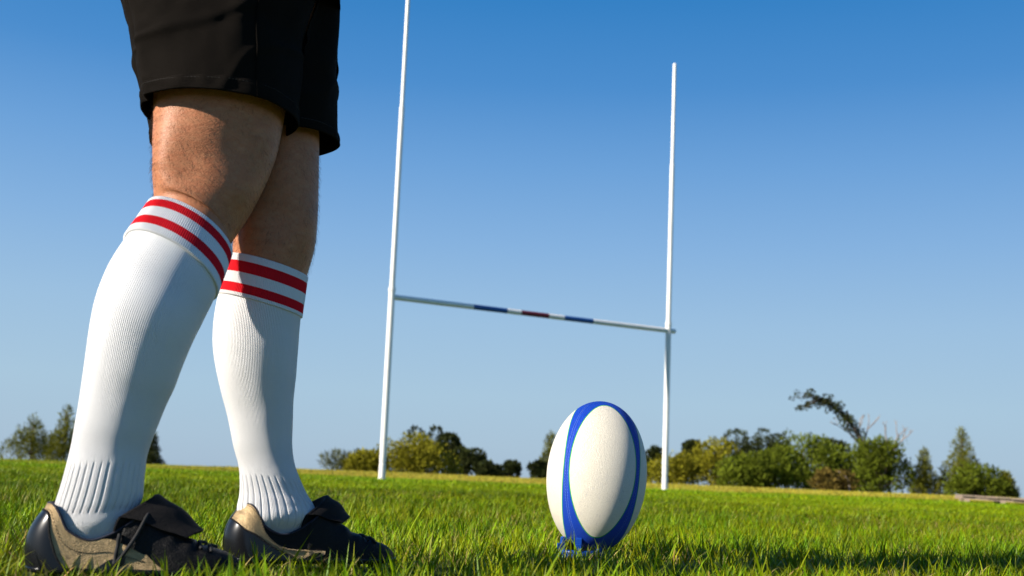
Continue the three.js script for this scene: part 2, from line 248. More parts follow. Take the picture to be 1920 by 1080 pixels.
{
  const legs = [[nearLeg, nearRelief], [farLeg, farRelief]].map(([l, r]) => gridGeo(skinFn(l, r), 96, 110, { closeU: true, uv: (u, v) => [u, v * 1.6] }));
  // pelvis and belly, hidden in the clothing, join the two thighs
  const trunk = limb([[-0.445, 0.80, -1.61, 0.115, 0, 1.35], [-0.45, 0.90, -1.61, 0.135, 0, 1.3], [-0.455, 1.0, -1.61, 0.12, 0, 1.35], [-0.45, 1.12, -1.61, 0.105, 0, 1.45], [-0.44, 1.30, -1.61, 0.12, 0, 1.5], [-0.435, 1.42, -1.61, 0.10, 0, 1.7], [-0.43, 1.49, -1.61, 0.055, 0, 1.1], [-0.42, 1.56, -1.61, 0.055, 0, 1.0], [-0.41, 1.62, -1.61, 0.085, 0, 0.8], [-0.41, 1.70, -1.61, 0.098, 0, 0.78], [-0.415, 1.78, -1.61, 0.075, 0, 0.8], [-0.42, 1.815, -1.61, 0.012, 0, 0.8]]);
  legs.push(gridGeo((u, v) => trunk(u, v), 40, 60, { closeU: true }));
  for (const s of [-1, 1]) { // folded arms
    const sh = V(-0.44, 1.40, -1.61 + s * 0.19), el = V(-0.40, 1.16, -1.61 + s * 0.25), wr = V(-0.27, 1.20 + s * 0.02, -1.61 + s * 0.02), ti = V(-0.30, 1.22 + s * 0.02, -1.61 - s * 0.13);
    legs.push(tubeGeo([sh, sh.clone().lerp(el, 0.5).add(V(-0.01, 0, s * 0.015)), el, wr, ti], (t) => lerp(0.052, 0.026, t) * (t > 0.97 ? 0.5 : 1), 40, 14));
  }
  part('body', mergeGeometries(legs), M.skin, person);
  // hairs on both legs
  const P = [], I = [];
  const hairs = (fn, n, v0, v1) => {
    for (let k = 0; k < n; k++) {
      const u = rnd(), v = rr(v0, v1), p = fn(u, v), pu = fn((u + 0.004) % 1, v), pv = fn(u, v - 0.006);
      const down = pv.sub(p).normalize(), side = pu.sub(p).normalize(), out = side.clone().cross(down); const c = p.clone(); const mid = fn(0, v).add(fn(0.5, v)).multiplyScalar(0.5); if (out.dot(c.sub(mid)) < 0) out.negate(); out.normalize();
      const len = rr(0.005, 0.013), dir = down.clone().addScaledVector(side, rr(-0.9, 0.9)).normalize(), lift = rr(0.25, 0.75), w = rr(0.00007, 0.00013);
      const q0 = p.clone().addScaledVector(out, -0.0005), q1 = p.clone().addScaledVector(dir, len * 0.5).addScaledVector(out, len * 0.5 * lift), q2 = p.clone().addScaledVector(dir, len).addScaledVector(out, len * lift * rr(0.5, 0.9)).addScaledVector(side, rr(-0.003, 0.003));
      const wv = side.clone().multiplyScalar(w), wo = out.clone().multiplyScalar(w), b = P.length / 3;
      for (const [q, s] of [[q0, 1], [q1, 0.8]]) for (const ww of [wv, wo]) for (const sg of [-1, 1]) P.push(q.x + ww.x * s * sg, q.y + ww.y * s * sg, q.z + ww.z * s * sg);
      P.push(q2.x, q2.y, q2.z);
      for (const o of [0, 2]) I.push(b + o, b + o + 1, b + 4 + o, b + o + 1, b + 5 + o, b + 4 + o, b + 4 + o, b + 5 + o, b + 8);
    }
  };
  hairs(skinFn(nearLeg, nearRelief), 3200, 0.18, 0.66); hairs(skinFn(farLeg, farRelief), 2400, 0.19, 0.62);
  const g = new THREE.BufferGeometry(); g.setAttribute('position', new THREE.Float32BufferAttribute(P, 3)); g.setIndex(I); g.computeVertexNormals();
  const h = part('leg_hair', g, M.hair, person); h.userData.kind = 'stuff';
}

// socks
const knit = texGrey(256, (u, v) => 0.5 + 0.32 * Math.sin(u * 2 * Math.PI * 32) + 0.14 * Math.sin(v * 2 * Math.PI * 40 + Math.sin(u * 2 * Math.PI * 32)) + 0.1 * (tn(u, v, 32, 2) - 0.5));
const knitFor = (rx, ry) => { const t = knit.clone(); t.repeat.set(rx, ry); t.needsUpdate = true; return t; };
const sockCol = texRGB(256, (u, v) => { const a = tn(u, v, 5, 4), b = tn(u, v, 64, 2); const k = (0.955 + 0.04 * a + 0.03 * (b - 0.5)) * (1 - 0.035 * Math.pow(Math.abs(Math.sin(u * Math.PI * 64)), 6)); return [0.76 * k, 0.755 * k, 0.755 * k]; }, [2, 3]);
M.sock = mat({ map: sockCol, roughness: 0.92, specularIntensity: 0.25, bumpMap: knitFor(5, 8), bumpScale: 0.0009 });
M.cuffWhite = mat({ map: sockCol, roughness: 0.92, specularIntensity: 0.25 });
M.cuffRed = mat({ color: lin(0.66, 0.012, 0.022), roughness: 0.9, specularIntensity: 0.25 });
function sock(rings, cuffRings, turn, ribs, rib0, rib1, slant, stripes) {
  const n = rings.length; // turn the lower rings towards the foot's axis
  const rs = rings.map((r, i) => [...r.slice(0, 6), lerp(r[6], -r[3] * turn, sstep(n - 8, n - 4, i))]);
  const fn = limb(rs);
  const g = new THREE.Group(); g.name = 'sock'; person.add(g);
  const body = gridGeo((u, v) => {
    const w = v + slant * Math.cos(u * 2 * Math.PI);
    const m = sstep(rib0, rib0 + 0.012, w) * (1 - sstep(rib1 - 0.02, rib1, w));
    const s = Math.abs(Math.sin(u * Math.PI * ribs)), groove = -0.0019 * Math.pow(1 - s, 3);
    const wr = 0.0014 * (fbm(u * 6, v * 9, 3) - 0.5);
    return fn(u, v, m * (groove + 0.0003) + wr);
  }, 420, 130, { closeU: true, uv: (u, v) => [u, v * 1.5] });
  part('leg', body, M.sock, g);
  const cf = limb(cuffRings), N = 150; // folded, ribbed cuff
  const surf = (u, v, off) => cf(u, v, off + 0.0006 * Math.sin(u * 2 * Math.PI * N) + 0.0010 * (fbm(u * 14, v * 3, 2) - 0.5));
  const edges = [0, stripes[0], stripes[1], stripes[2], stripes[3], 1];
  const profile = (v) => 0.0019 - 0.0016 * Math.pow(Math.max(0, 1 - v / 0.04), 2) - 0.0016 * Math.pow(Math.max(0, (v - 0.97) / 0.03), 2);
  for (let k = 0; k < 5; k++) { const a = edges[k], b = edges[k + 1]; part(k % 2 ? 'red_stripe' : 'white_cuff_band', gridGeo((u, v) => { const w = lerp(a, b, v); return surf(u, w, profile(w)); }, N * 6, k === 0 || k === 4 ? 10 : 4, { closeU: true, uv: (u, v) => [u, lerp(a, b, v) * 0.2] }), k % 2 ? M.cuffRed : M.cuffWhite, g); }
  part('cuff_lining', mergeGeometries([gridGeo((u, v) => cf(u, 0.22 * v, 0.0004 - 0.0016 * Math.min(1, v * 5)), 120, 8, { closeU: true, flip: true }), gridGeo((u, v) => surf(u, 1, lerp(0, -0.004, v)), 300, 2, { closeU: true })]), M.cuffWhite, g);
  return g;
}
sock(nearSock, nearCuff, 0.25, 34, 0.605, 0.80, 0.004, [0.15, 0.35, 0.57, 0.77]);
sock(farSock, farCuff, 0.466, 30, 0.63, 0.90, -0.016, [0.22, 0.45, 0.66, 0.87]);

// shorts
const weave = texGrey(256, (u, v) => 0.5 + 0.25 * Math.sin((u + v) * 2 * Math.PI * 32) + 0.3 * (tn(u, v, 24, 3) - 0.5), [14, 12]);
M.shorts = mat({ color: lin(0.0098, 0.0078, 0.0062), roughness: 0.85, specularIntensity: 0.06, bumpMap: weave, bumpScale: 0.0006, map: texRGB(256, (u, v) => { const k = 0.75 + 0.5 * tn(u, v, 6, 5); return [k, k, k]; }, [3, 2]) });
M.thread = mat({ color: lin(0.05, 0.046, 0.042), roughness: 0.7 });
{
  const g = new THREE.Group(); g.name = 'shorts'; person.add(g);
  const fold = (sd) => (u, v) => { // cloth folds: long drape folds plus smaller wrinkles, quieter at the stitched hem
    const a = u * 2 * Math.PI; const q = 0.35 + 0.65 * sstep(0.02, 0.35, v);
    const wx = fbm(u * 5 + sd, v * 2.2 + sd, 3) - 0.5;
    const dr = Math.pow(0.5 + 0.5 * Math.sin(a * 5 + sd + 5 * wx + v * 2.0), 2.2) * 0.009;
    const wr = (fbm(u * 11 + 0.7 * v + sd, v * 5 + sd, 3) - 0.5) * 0.010 + 0.0035 * Math.pow(Math.max(0, Math.sin(v * 13 + 9 * fbm(u * 6 + sd, v * 3, 2) + u * 12)), 6);
    const cr = -0.006 * bump(u, 0.455 - 0.02 * v, 0.012) + 0.005 * bump(u, 0.43 - 0.02 * v, 0.02);
    return (dr + wr) * q + cr * (sd < 2 ? 1 : 0.3);
  };
  const near = limb(nearShorts), far = limb(farShorts), geos = [];
  for (const [fn, sd] of [[near, 1.3], [far, 4.1]]) {
    const f = fold(sd), s = (u, v, o = 0) => fn(u, v, f(u, v) + o);
    geos.push(gridGeo((u, v) => s(u, v), 200, 120, { closeU: true, uv: (u, v) => [u * 0.7, v * 0.3 * 2] }));
    // turned-up hem, 20 mm deep, with a stitched line
    const vh = 0.062, hem = gridGeo((u, v) => { const w = v * vh; const off = 0.0016 - 0.0014 * Math.pow(Math.max(0, 1 - v / 0.08), 2) - 0.0012 * sstep(0.9, 1, v) - 0.0007 * Math.exp(-Math.pow((v - 0.86) / 0.05, 2)); return s(u, w, off + 0.0007 * Math.sin(u * 90 + 3 * Math.sin(u * 23)) * sstep(0, 0.5, v)); }, 260, 18, { closeU: true, uv: (u, v) => [u * 0.7, v * 0.05] });
    const inner = gridGeo((u, v) => s(u, v * vh, lerp(0.0002, -0.0018, Math.min(1, v * 6))), 160, 8, { closeU: true, flip: true });
    part('hem', mergeGeometries([hem, inner]), M.shorts, g);
    // side seam and stitches
    const us = sd < 2 ? (v) => 0.182 + 0.012 * v : (v) => 0.2 + 0.012 * v, P = [];
    for (let k = 0; k <= 24; k++) { const v = 0.002 + k / 24 * 0.9; P.push(s(us(v), v, 0.0016)); }
    part('side_seam', tubeGeo(P, 0.0013, 60, 6), M.shorts, g);
    const st = []; for (let k = 0; k < 150; k++) { const u = (k + 0.5) / 150, p = s(u - 0.0018, vh * 0.86, 0.0013), q = s(u + 0.0018, vh * 0.86, 0.0013); st.push(tubeGeo([p, p.clone().lerp(q, 0.5), q], 0.00028, 2, 4)); }
    const sm = part('hem_stitching', mergeGeometries(st), M.thread, g); sm.userData.kind = 'stuff';
  }
  const seat = limb([[-0.452, 0.86, -1.61, 0.165, 0, 1.12], [-0.455, 0.92, -1.61, 0.16, 0, 1.15], [-0.455, 1.0, -1.61, 0.135, 0, 1.25], [-0.455, 1.06, -1.61, 0.125, 0, 1.3]]);
  geos.push(gridGeo((u, v) => seat(u, v, 0.006 * (fbm(u * 14, v * 5, 3) - 0.5)), 120, 40, { closeU: true }));
  part('fabric', mergeGeometries(geos), M.shorts, g);
  const band = part('waistband', gridGeo((u, v) => seat(u, lerp(0.86, 1, v), 0.004), 120, 4, { closeU: true }), M.shorts, g); band.userData = {};
}
{ // jersey, above the picture's edge
  const tr = limb([[-0.455, 0.96, -1.61, 0.165, 0, 1.2], [-0.455, 1.05, -1.61, 0.15, 0, 1.25], [-0.45, 1.15, -1.61, 0.135, 0, 1.35], [-0.44, 1.30, -1.61, 0.14, 0, 1.45], [-0.435, 1.43, -1.61, 0.115, 0, 1.65], [-0.43, 1.50, -1.61, 0.065, 0, 1.2]]);
  const gs = [gridGeo((u, v) => tr(u, v, 0.01 * (fbm(u * 12, v * 6, 3) - 0.5)), 100, 60, { closeU: true })];
  for (const s of [-1, 1]) { const sh = V(-0.44, 1.42, -1.61 + s * 0.16), el = V(-0.415, 1.24, -1.61 + s * 0.235); gs.push(tubeGeo([sh, sh.clone().lerp(el, 0.5).add(V(-0.005, 0, s * 0.02)), el], (t) => lerp(0.075, 0.066, t), 16, 20)); }
  part('jersey', mergeGeometries(gs), mat({ color: lin(0.02, 0.019, 0.018), roughness: 0.8, specularIntensity: 0.3 }), person);
}

// boots: local frame x forward, y up, z to the wearer's right
const leatherBump = texGrey(256, (u, v) => 0.6 * tn(u, v, 40, 3) + 0.4 * tn(u, v, 10, 2), [6, 6]);
M.bootBlack = mat({ color: lin(0.008, 0.0075, 0.0075), roughness: 0.5, specularIntensity: 0.3, bumpMap: leatherBump, bumpScale: 0.0012 });
M.bootGloss = mat({ color: lin(0.006, 0.0065, 0.008), roughness: 0.24, specularIntensity: 0.7 });
M.bootGold = mat({ map: texRGB(256, (u, v) => { const a = tn(u, v, 7, 4), b = tn(u, v, 70, 2), k = 0.75 + 0.4 * a + 0.25 * (b - 0.5); const dirt = tn(u + 0.4, v + 0.1, 4, 4) > 0.66 ? 0.72 : 1; return [0.46 * k * dirt, 0.32 * k * dirt, 0.155 * k * dirt]; }, [4, 4]), metalness: 0.25, roughness: 0.42, bumpMap: leatherBump, bumpScale: 0.0012 });
M.lining = mat({ color: lin(0.009, 0.010, 0.022), roughness: 0.9 });
M.tongue = mat({ color: lin(0.012, 0.0105, 0.0105), roughness: 0.62, specularIntensity: 0.25, bumpMap: leatherBump, bumpScale: 0.0016 });
M.lace = mat({ color: lin(0.010, 0.010, 0.011), roughness: 0.85 });
const BL = 0.285;
const bW = curve([[0, 0.041], [0.03, 0.044], [0.07, 0.0445], [0.11, 0.0435], [0.16, 0.044], [0.2, 0.046], [0.235, 0.042], [0.262, 0.033], [BL, 0.022]]);
const bH = curve([[0, 0.118], [0.05, 0.114], [0.10, 0.108], [0.14, 0.097], [0.165, 0.074], [0.205, 0.046], [0.25, 0.030], [BL, 0.021]]);
const bC = curve([[0, 0.088], [0.015, 0.087], [0.03, 0.076], [0.05, 0.054], [0.078, 0.041], [0.105, 0.049], [0.13, 0.066], [0.15, 0.083], [0.162, 0.0885]]);
const endW = (x) => Math.sqrt(Math.max(0, 1 - Math.pow(Math.max(0, 1 - x / 0.034), 2))) * Math.sqrt(Math.max(0, 1 - Math.pow(Math.max(0, (x - (BL - 0.04)) / 0.04), 2.4)));
const thMax = (x) => x > 0.162 ? Math.PI / 2 : Math.asin(Math.min(1, bC(x) / bH(x)));
const fAt = (x, y) => Math.asin(Math.min(1, y / bH(x))) / thMax(x);
function shell(x, f, side, off = 0) { // f 0 = sole edge, 1 = collar or top line
  const th = f * thMax(x), hgt = bH(x) * (x > BL - 0.03 ? Math.sqrt(Math.max(0.02, 1 - Math.pow((x - BL + 0.03) / 0.03, 2) * 0.9)) : 1);
  const w = (bW(x) * endW(x) + off * (x < 0.03 ? 1 : 1)) * Math.pow(Math.max(0, Math.cos(th)), 0.5) * (1 - 0.06 * Math.sin(Math.min(1, f * 1.5) * Math.PI * 0.5) * (x < 0.12 ? 1 : 0) );
  const lean = x < 0.05 ? 0.019 * Math.pow(f, 1.35) * (1 - x / 0.05) - 0.009 * Math.sin(Math.min(1, f * 1.15) * Math.PI) * (1 - x / 0.05) : 0; // heel curves in above, bulges at half height
  return V(x - off * (x < 0.034 ? 1 - x / 0.034 : 0) + lean, 0.014 + hgt * Math.sin(th) + off * Math.sin(th) * 0.8, side * w);
}
// x spacing denser near the rounded ends
const xe = (t) => { const q = t; return BL * (q < 0.25 ? 0.16 * Math.pow(q / 0.25, 2) : q > 0.85 ? 1 - 0.12 * Math.pow((1 - q) / 0.15, 2) : lerp(0.16, 0.88, (q - 0.25) / 0.6)); };
function patch(side, x0, x1, lo, hi, off, nu = 40, nv = 14) { // raised panel between curves lo(x) and hi(x)
  const xx = (t) => x0 + (x1 - x0) * (x0 < 0.001 ? t * t : t);
  const f = (t, w, o) => { const x = xx(t); return shell(x, lerp(lo(x), hi(x), w), side, o); };
  const out = gridGeo((t, w) => f(t, w, off), nu, nv, { uv: (t, w) => [xx(t) * 4, w * 0.3], flip: side < 0 });
  const r = [gridGeo((t, w) => f(t, 0, lerp(-0.001, off, w)), nu, 1), gridGeo((t, w) => f(t, 1, lerp(-0.001, off, w)), nu, 1), gridGeo((w, k) => f(1, w, lerp(-0.001, off, k)), nv, 1)];
  return mergeGeometries([out, ...r]);
}
function boot({ p: pos, yaw, s: size, flap }, outer, seedOff) { // outer: which side (+1/-1) is the outside of the foot
  const g = new THREE.Group(); g.name = 'boot'; g.position.copy(pos); g.rotation.y = yaw; g.scale.setScalar(size); person.add(g);
  const crease = (x, f) => 0.0016 * Math.sin((x - 0.18) * 260 + Math.sin(f * 5) * 1.2) * sstep(0.16, 0.19, x) * (1 - sstep(0.225, 0.25, x)) * sstep(0.25, 0.7, f) + 0.0010 * (fbm(x * 60, f * 8 + seedOff, 3) - 0.5);
  const up = [-1, 1].map((s) => gridGeo((t, f) => { const x = xe(t); return shell(x, f, s, crease(x, f)); }, 120, 30, { uv: (t, f) => [xe(t) * 4, f * 0.4], flip: s < 0 }));
  part('upper', mergeGeometries(up), M.bootBlack, g);
  // collar rim: padded roll and dark blue lining
  const rim = []; for (let k = 0; k <= 30; k++) rim.push(shell(xe(k / 30 * 0.56) , 1, 1)); const rimL = rim.map((p) => V(p.x, p.y, -p.z)).reverse(); rimL.pop();
  const cp = [...rimL.map((p) => p), ...rim];
  part('collar_lining', tubeGeo(cp.filter((p, i) => i === 0 || p.distanceTo(cp[i - 1]) > 0.0008), 0.0019, 120, 8), M.lining, g);
  for (const s of [-1, 1]) {
    const out = s === outer;
    // glossy heel counter
    const top = out ? curve([[0, 0.86], [0.018, 0.80], [0.03, 0.55], [0.042, 0.25], [0.056, 0]]) : curve([[0, 0.66], [0.02, 0.52], [0.045, 0.55], [0.07, 0.42], [0.095, 0.16], [0.108, 0]]);
    part('heel_counter', patch(s, 0, out ? 0.056 : 0.108, () => 0, (x) => Math.max(0, top(x)), 0.0022, 40, 18), M.bootGloss, g);
    // gold quarter panel
    const glo = out ? curve([[0, 0.72], [0.018, 0.70], [0.03, 0.45], [0.042, 0.18], [0.056, 0], [0.075, 0], [0.1, 0], [0.13, 0], [0.19, 0]]) : curve([[0, 0.62], [0.02, 0.48], [0.045, 0.52], [0.07, 0.40], [0.095, 0.14], [0.115, 0.02], [0.135, 0.06], [0.15, 0.1]]);
    const ghi = out ? curve([[0, 0.985], [0.03, 0.985], [0.088, 0.985], ...[[0.105, 0.043], [0.125, 0.036], [0.15, 0.024], [0.17, 0.010], [0.18, 0.003]].map(([x, y]) => [x, fAt(x, y)])]) : curve([[0, 0.985], [0.03, 0.985], [0.042, 0.92], [0.06, 0.70], [0.09, 0.44], [0.12, 0.28], [0.15, 0.15]]);
    part('gold_panel', patch(s, 0, out ? 0.18 : 0.15, (x) => Math.max(0, glo(x)), (x) => Math.max(glo(x) + 0.01, ghi(x)), 0.0014, 70, 16), M.bootGold, g);
    // dark inlay near the arch
    const i0 = out ? 0.088 : 0.112, i1 = out ? 0.128 : 0.142;
    part('side_inlay', patch(s, i0, i1, (x) => 0.03 + Math.max(0, x - lerp(i0, i1, 0.4)) * 5, (x) => Math.min(0.05 + (x - i0) * (out ? 14 : 6), out ? 0.30 : 0.16), 0.0026, 20, 8), M.bootGloss, g);
    // stitch line along the gold panel
    const st = []; for (let k = 0; k < 46; k++) { const x = lerp(0.012, out ? 0.15 : 0.13, k / 45), f = out ? lerp(ghi(x), glo(x), 0.42) : ghi(x) - 0.05; const p = shell(x, f, s, 0.0019), q = shell(x + 0.0018, f, s, 0.0019); st.push(tubeGeo([p, p.clone().lerp(q, 0.5), q], 0.00045, 2, 4)); }
    const sm = part('stitching', mergeGeometries(st), M.bootBlack, g); sm.userData.kind = 'stuff';
    // seam bead round the heel counter
    const bp = []; for (let k = 0; k <= 24; k++) { const x = Math.pow(k / 24, 1.6) * (out ? 0.056 : 0.108); bp.push(shell(x, Math.max(0, top(x)), s, 0.0026)); }
    part('heel_piping', tubeGeo(bp, 0.0014, 60, 6), M.bootBlack, g);
  }
  // sole with studs
  const so = gridGeo((t, w) => { const a = t * 2 * Math.PI, x = BL * (0.5 - 0.5 * Math.cos(a)), s = a < Math.PI ? 1 : -1; const hw = (bW(x) * endW(x)) + 0.003; const lat = s * hw; const xx = x + (x < 0.03 ? -0.003 : x > BL - 0.03 ? 0.003 : 0); return V(w < 0.34 ? lerp(BL / 2, xx, w / 0.34 * 0.94) : w < 0.67 ? lerp(lerp(BL / 2, xx, 0.94), xx, 1) : lerp(BL / 2, xx, 1 - (w - 0.67) / 0.33), w < 0.34 ? 0.009 : w < 0.67 ? lerp(0.009, 0.018, (w - 0.34) / 0.33) : 0.018, w < 0.34 ? lat * w / 0.34 * 0.94 : w < 0.67 ? lat : lat * (1 - (w - 0.67) / 0.33)); }, 80, 12);
  part('sole', so, M.bootGloss, g);
  for (const [x, z] of [[0.03, 0.019], [0.03, -0.019], [0.065, 0.018], [0.065, -0.018], [0.17, 0.027], [0.17, -0.027], [0.21, 0.03], [0.21, -0.03], [0.25, 0.017], [0.25, -0.017]]) { const c = part('stud', new THREE.CylinderGeometry(0.006, 0.0042, 0.012, 12), M.bootGloss, g); c.position.set(x, 0.004, z); }
  // folded-over tongue
  const ridge = (t) => V(0.160 - 0.044 * t * t, 0.118 - 0.030 * t * t, 0.042 * t), lip = (t) => V(lerp(0.176, 0.226, flap) - 0.022 * t * t, lerp(0.098, 0.070, flap) - 0.010 * t * t, 0.036 * t), root = (t) => V(0.148 - 0.036 * t * t, 0.066 - 0.014 * t * t, 0.036 * t);
  const tc = (u, v) => { const t = u * 2 - 1, a = ridge(t), c = v < 0.35 ? root(t).lerp(a, v / 0.35) : a.clone().lerp(lip(t), (v - 0.35) / 0.65); const q = (v - 0.35) / 0.65; if (q > 0) { c.y += 0.003 * Math.sin(Math.min(1, q * 1.1) * Math.PI) * (1 - 0.3 * t * t) + 0.0012 * Math.sin(q * 10 + u * 5); c.x += 0.002 * Math.sin(q * Math.PI) * (1 - t * t); } else c.x -= 0.004 * Math.sin(v / 0.35 * Math.PI); return c; };
  part('tongue_flap', slab(tc, 24, 60, 0.0017, -0.0017), M.tongue, g);
  // laces
  for (let k = 0; k < 2; k++) { const x = 0.222 + k * 0.014, f = [0.62, 0.74, 0.86, 1]; const a = f.map((q) => shell(x + (1 - q) * 0.01, q, 1, 0.0026)), b = f.map((q) => shell(x + 0.010 - (1 - q) * 0.006, q, -1, 0.0026)).reverse(); b.shift(); part('lace', tubeGeo([...a, ...b], 0.0024, 30, 6), M.lace, g); }
  const lo = outer; // loose lace ends hanging over the outside
  for (const x0 of [0.118, 0.155]) { const P = []; for (let k = 0; k <= 8; k++) P.push(shell(x0 - k * 0.0016 * (x0 > 0.13 ? 3.2 : 0.3), 0.85 - k * 0.085, lo, 0.0035 + 0.001 * Math.sin(k * 1.7))); part('lace_end', tubeGeo(P, 0.0026, 24, 6), M.lace, g); }
  return g;
}
const bootN = { p: V(-0.5935, 0, -1.4108), yaw: 14 * RAD, s: 0.92, flap: 1 }, bootF = { p: V(-0.400, 0.004, -1.626), yaw: 26 * RAD, s: 0.90, flap: 0.5 };
boot(bootN, 1, 0); boot(bootF, -1, 3);

// ---------------------------------------------------------------- the ball and its tee
{
  const a = 0.1500, b = 0.0978;
  const ball = thing('rugby_ball', 'cream rugby ball with blue seams standing upright on the tee', 'ball', [0.178, 0.16, -2.2]);
  const pivot = new THREE.Euler(-12 * RAD, 0, -3.9 * RAD, 'ZXY'); ball.rotation.copy(pivot);
  const cnv = document.createElement('canvas'); cnv.width = 512; cnv.height = 1024; const cx = cnv.getContext('2d');
  // print of one panel: cream lens edged in green on blue; u spans 90 degrees, v the length
  cx.fillStyle = '#0b3dae'; cx.fillRect(0, 0, 512, 1024);
  for (let k = 0; k < 5000; k++) { cx.fillStyle = rnd() < 0.5 ? 'rgba(10,40,150,0.25)' : 'rgba(40,100,215,0.18)'; cx.fillRect(rnd() * 512, rnd() * 1024, rr(1, 5), rr(1, 5)); }
  const lens = () => { cx.beginPath(); for (let k = 0; k <= 160; k++) { const t = k / 160 * 2 * Math.PI, s = Math.sin(t), c = Math.cos(t); const la = 60.5 * s, lo = 41 * Math.sign(c) * Math.pow(Math.abs(c), 0.86); const px = 256 + lo / 90 * 512, py = 512 - la / 180 * 1024; k ? cx.lineTo(px, py) : cx.moveTo(px, py); } cx.closePath(); };
  lens(); cx.fillStyle = '#e0d9c8'; cx.fill(); cx.save(); cx.clip();
  for (let k = 0; k < 26000; k++) { const g = rnd(); cx.fillStyle = g < 0.5 ? 'rgba(120,105,75,0.10)' : g < 0.8 ? 'rgba(255,252,240,0.16)' : 'rgba(95,85,70,0.12)'; cx.fillRect(rnd() * 512, rnd() * 1024, rr(0.8, 3), rr(0.8, 3)); }
  for (let k = 0; k < 60; k++) { const x = rr(90, 420), y = rr(560, 860), r = rr(5, 22); for (let m = 0; m < 26; m++) { cx.fillStyle = 'rgba(120,122,140,0.07)'; cx.fillRect(x + rr(-r, r), y + rr(-r, r), rr(1, 6), rr(1, 4)); } }
  cx.restore(); lens(); cx.lineWidth = 7; cx.strokeStyle = '#17a23a'; cx.stroke();
  for (let k = 0; k < 120; k++) { const y = 110 + k * 6.7; cx.fillStyle = 'rgba(205,216,240,0.55)'; cx.fillRect(k % 2 ? 5 : 8, y, 4, 3.2); cx.fillRect(k % 2 ? 500 : 503, y, 4, 3.2); }
  const map = new THREE.CanvasTexture(cnv); map.colorSpace = THREE.SRGBColorSpace; map.anisotropy = 8;
  const N = 512, pd = new Float32Array(N * N); for (let k = 0; k < 9000; k++) { const cxx = rnd() * N, cyy = rnd() * N, r = 3.0; for (let j = -4; j <= 4; j++) for (let i = -4; i <= 4; i++) { const X = Math.round(cxx) + i, Y = Math.round(cyy) + j, q = Math.max(0, 1 - (i * i + j * j) / (r * r)); const o = ((Y + N) % N) * N + ((X + N) % N); pd[o] = Math.max(pd[o], q); } }
  const peb = texGrey(N, (u, v) => pd[Math.floor(v * N) * N + Math.floor(u * N)] * 0.8, [1.6, 3.2]);
  const mm = mat({ map, roughness: 0.5, specularIntensity: 0.5, bumpMap: peb, bumpScale: 0.0009 });
  const seam = (lo) => { const d = (45 - Math.abs(lo)) * RAD * b; return -0.0013 * Math.exp(-d * d / (0.0016 * 0.0016)); };
  const panel = gridGeo((u, v) => { const lo = (u - 0.5) * 90, la = (v - 0.5) * 180 * 0.9994, ca = Math.cos(la * RAD); const o = seam(lo) * Math.min(1, ca * 4) + 0.0008 * Math.cos(lo * 2 * RAD) * ca; const r = b * Math.pow(ca, 0.97) + o; const rot = lo * RAD; return V(r * Math.sin(rot), a * Math.sin(la * RAD), r * Math.cos(rot)); }, 72, 128);
  for (let k = 0; k < 4; k++) { const p = part('panel', panel, mm, ball); p.rotation.y = (3.5 + k * 90) * RAD; }
}
{
  const tee = thing('kicking_tee', 'blue plastic kicking tee with upright prongs under the ball', 'tee', [0.148, 0, -2.17]); tee.scale.setScalar(0.9);
  const blue = mat({ color: lin(0.005, 0.045, 0.26), roughness: 0.3, specularIntensity: 0.5 }), yellow = mat({ color: lin(0.62, 0.46, 0.02), roughness: 0.4 });
  part('base_ring', new THREE.LatheGeometry([[0.030, 0.0], [0.048, 0.0], [0.0505, 0.004], [0.050, 0.015], [0.047, 0.0185], [0.041, 0.0185], [0.036, 0.014], [0.030, 0.012], [0.030, 0]].map((p) => new THREE.Vector2(...p)), 60), blue, tee);
  part('cup', new THREE.LatheGeometry([[0.0, 0.004], [0.018, 0.005], [0.030, 0.012], [0.0335, 0.024], [0.0355, 0.035], [0.0325, 0.035], [0.028, 0.014], [0.0, 0.010]].map((p) => new THREE.Vector2(...p)), 40, 2.5, 2.6), yellow, tee);
  for (const deg of [197, 262, 330, 40, 110]) { // stepped prongs round the rim
    const c = new THREE.Shape(); c.moveTo(-0.007, 0); c.lineTo(-0.007, 0.012); c.lineTo(-0.0005, 0.013); c.lineTo(0.0, 0.024); c.quadraticCurveTo(0.002, 0.028, 0.0055, 0.026); c.lineTo(0.006, 0); c.closePath();
    const g = new THREE.ExtrudeGeometry(c, { depth: 0.011, bevelEnabled: true, bevelSize: 0.001, bevelThickness: 0.001, bevelSegments: 2 }); g.translate(0, 0, -0.0055); g.rotateY(Math.PI);
    const p = part('prong', g, blue, tee); const th = deg * RAD; p.position.set(Math.cos(th) * 0.0425, 0.0175, -Math.sin(th) * 0.0425); p.rotation.y = th;
  }
}

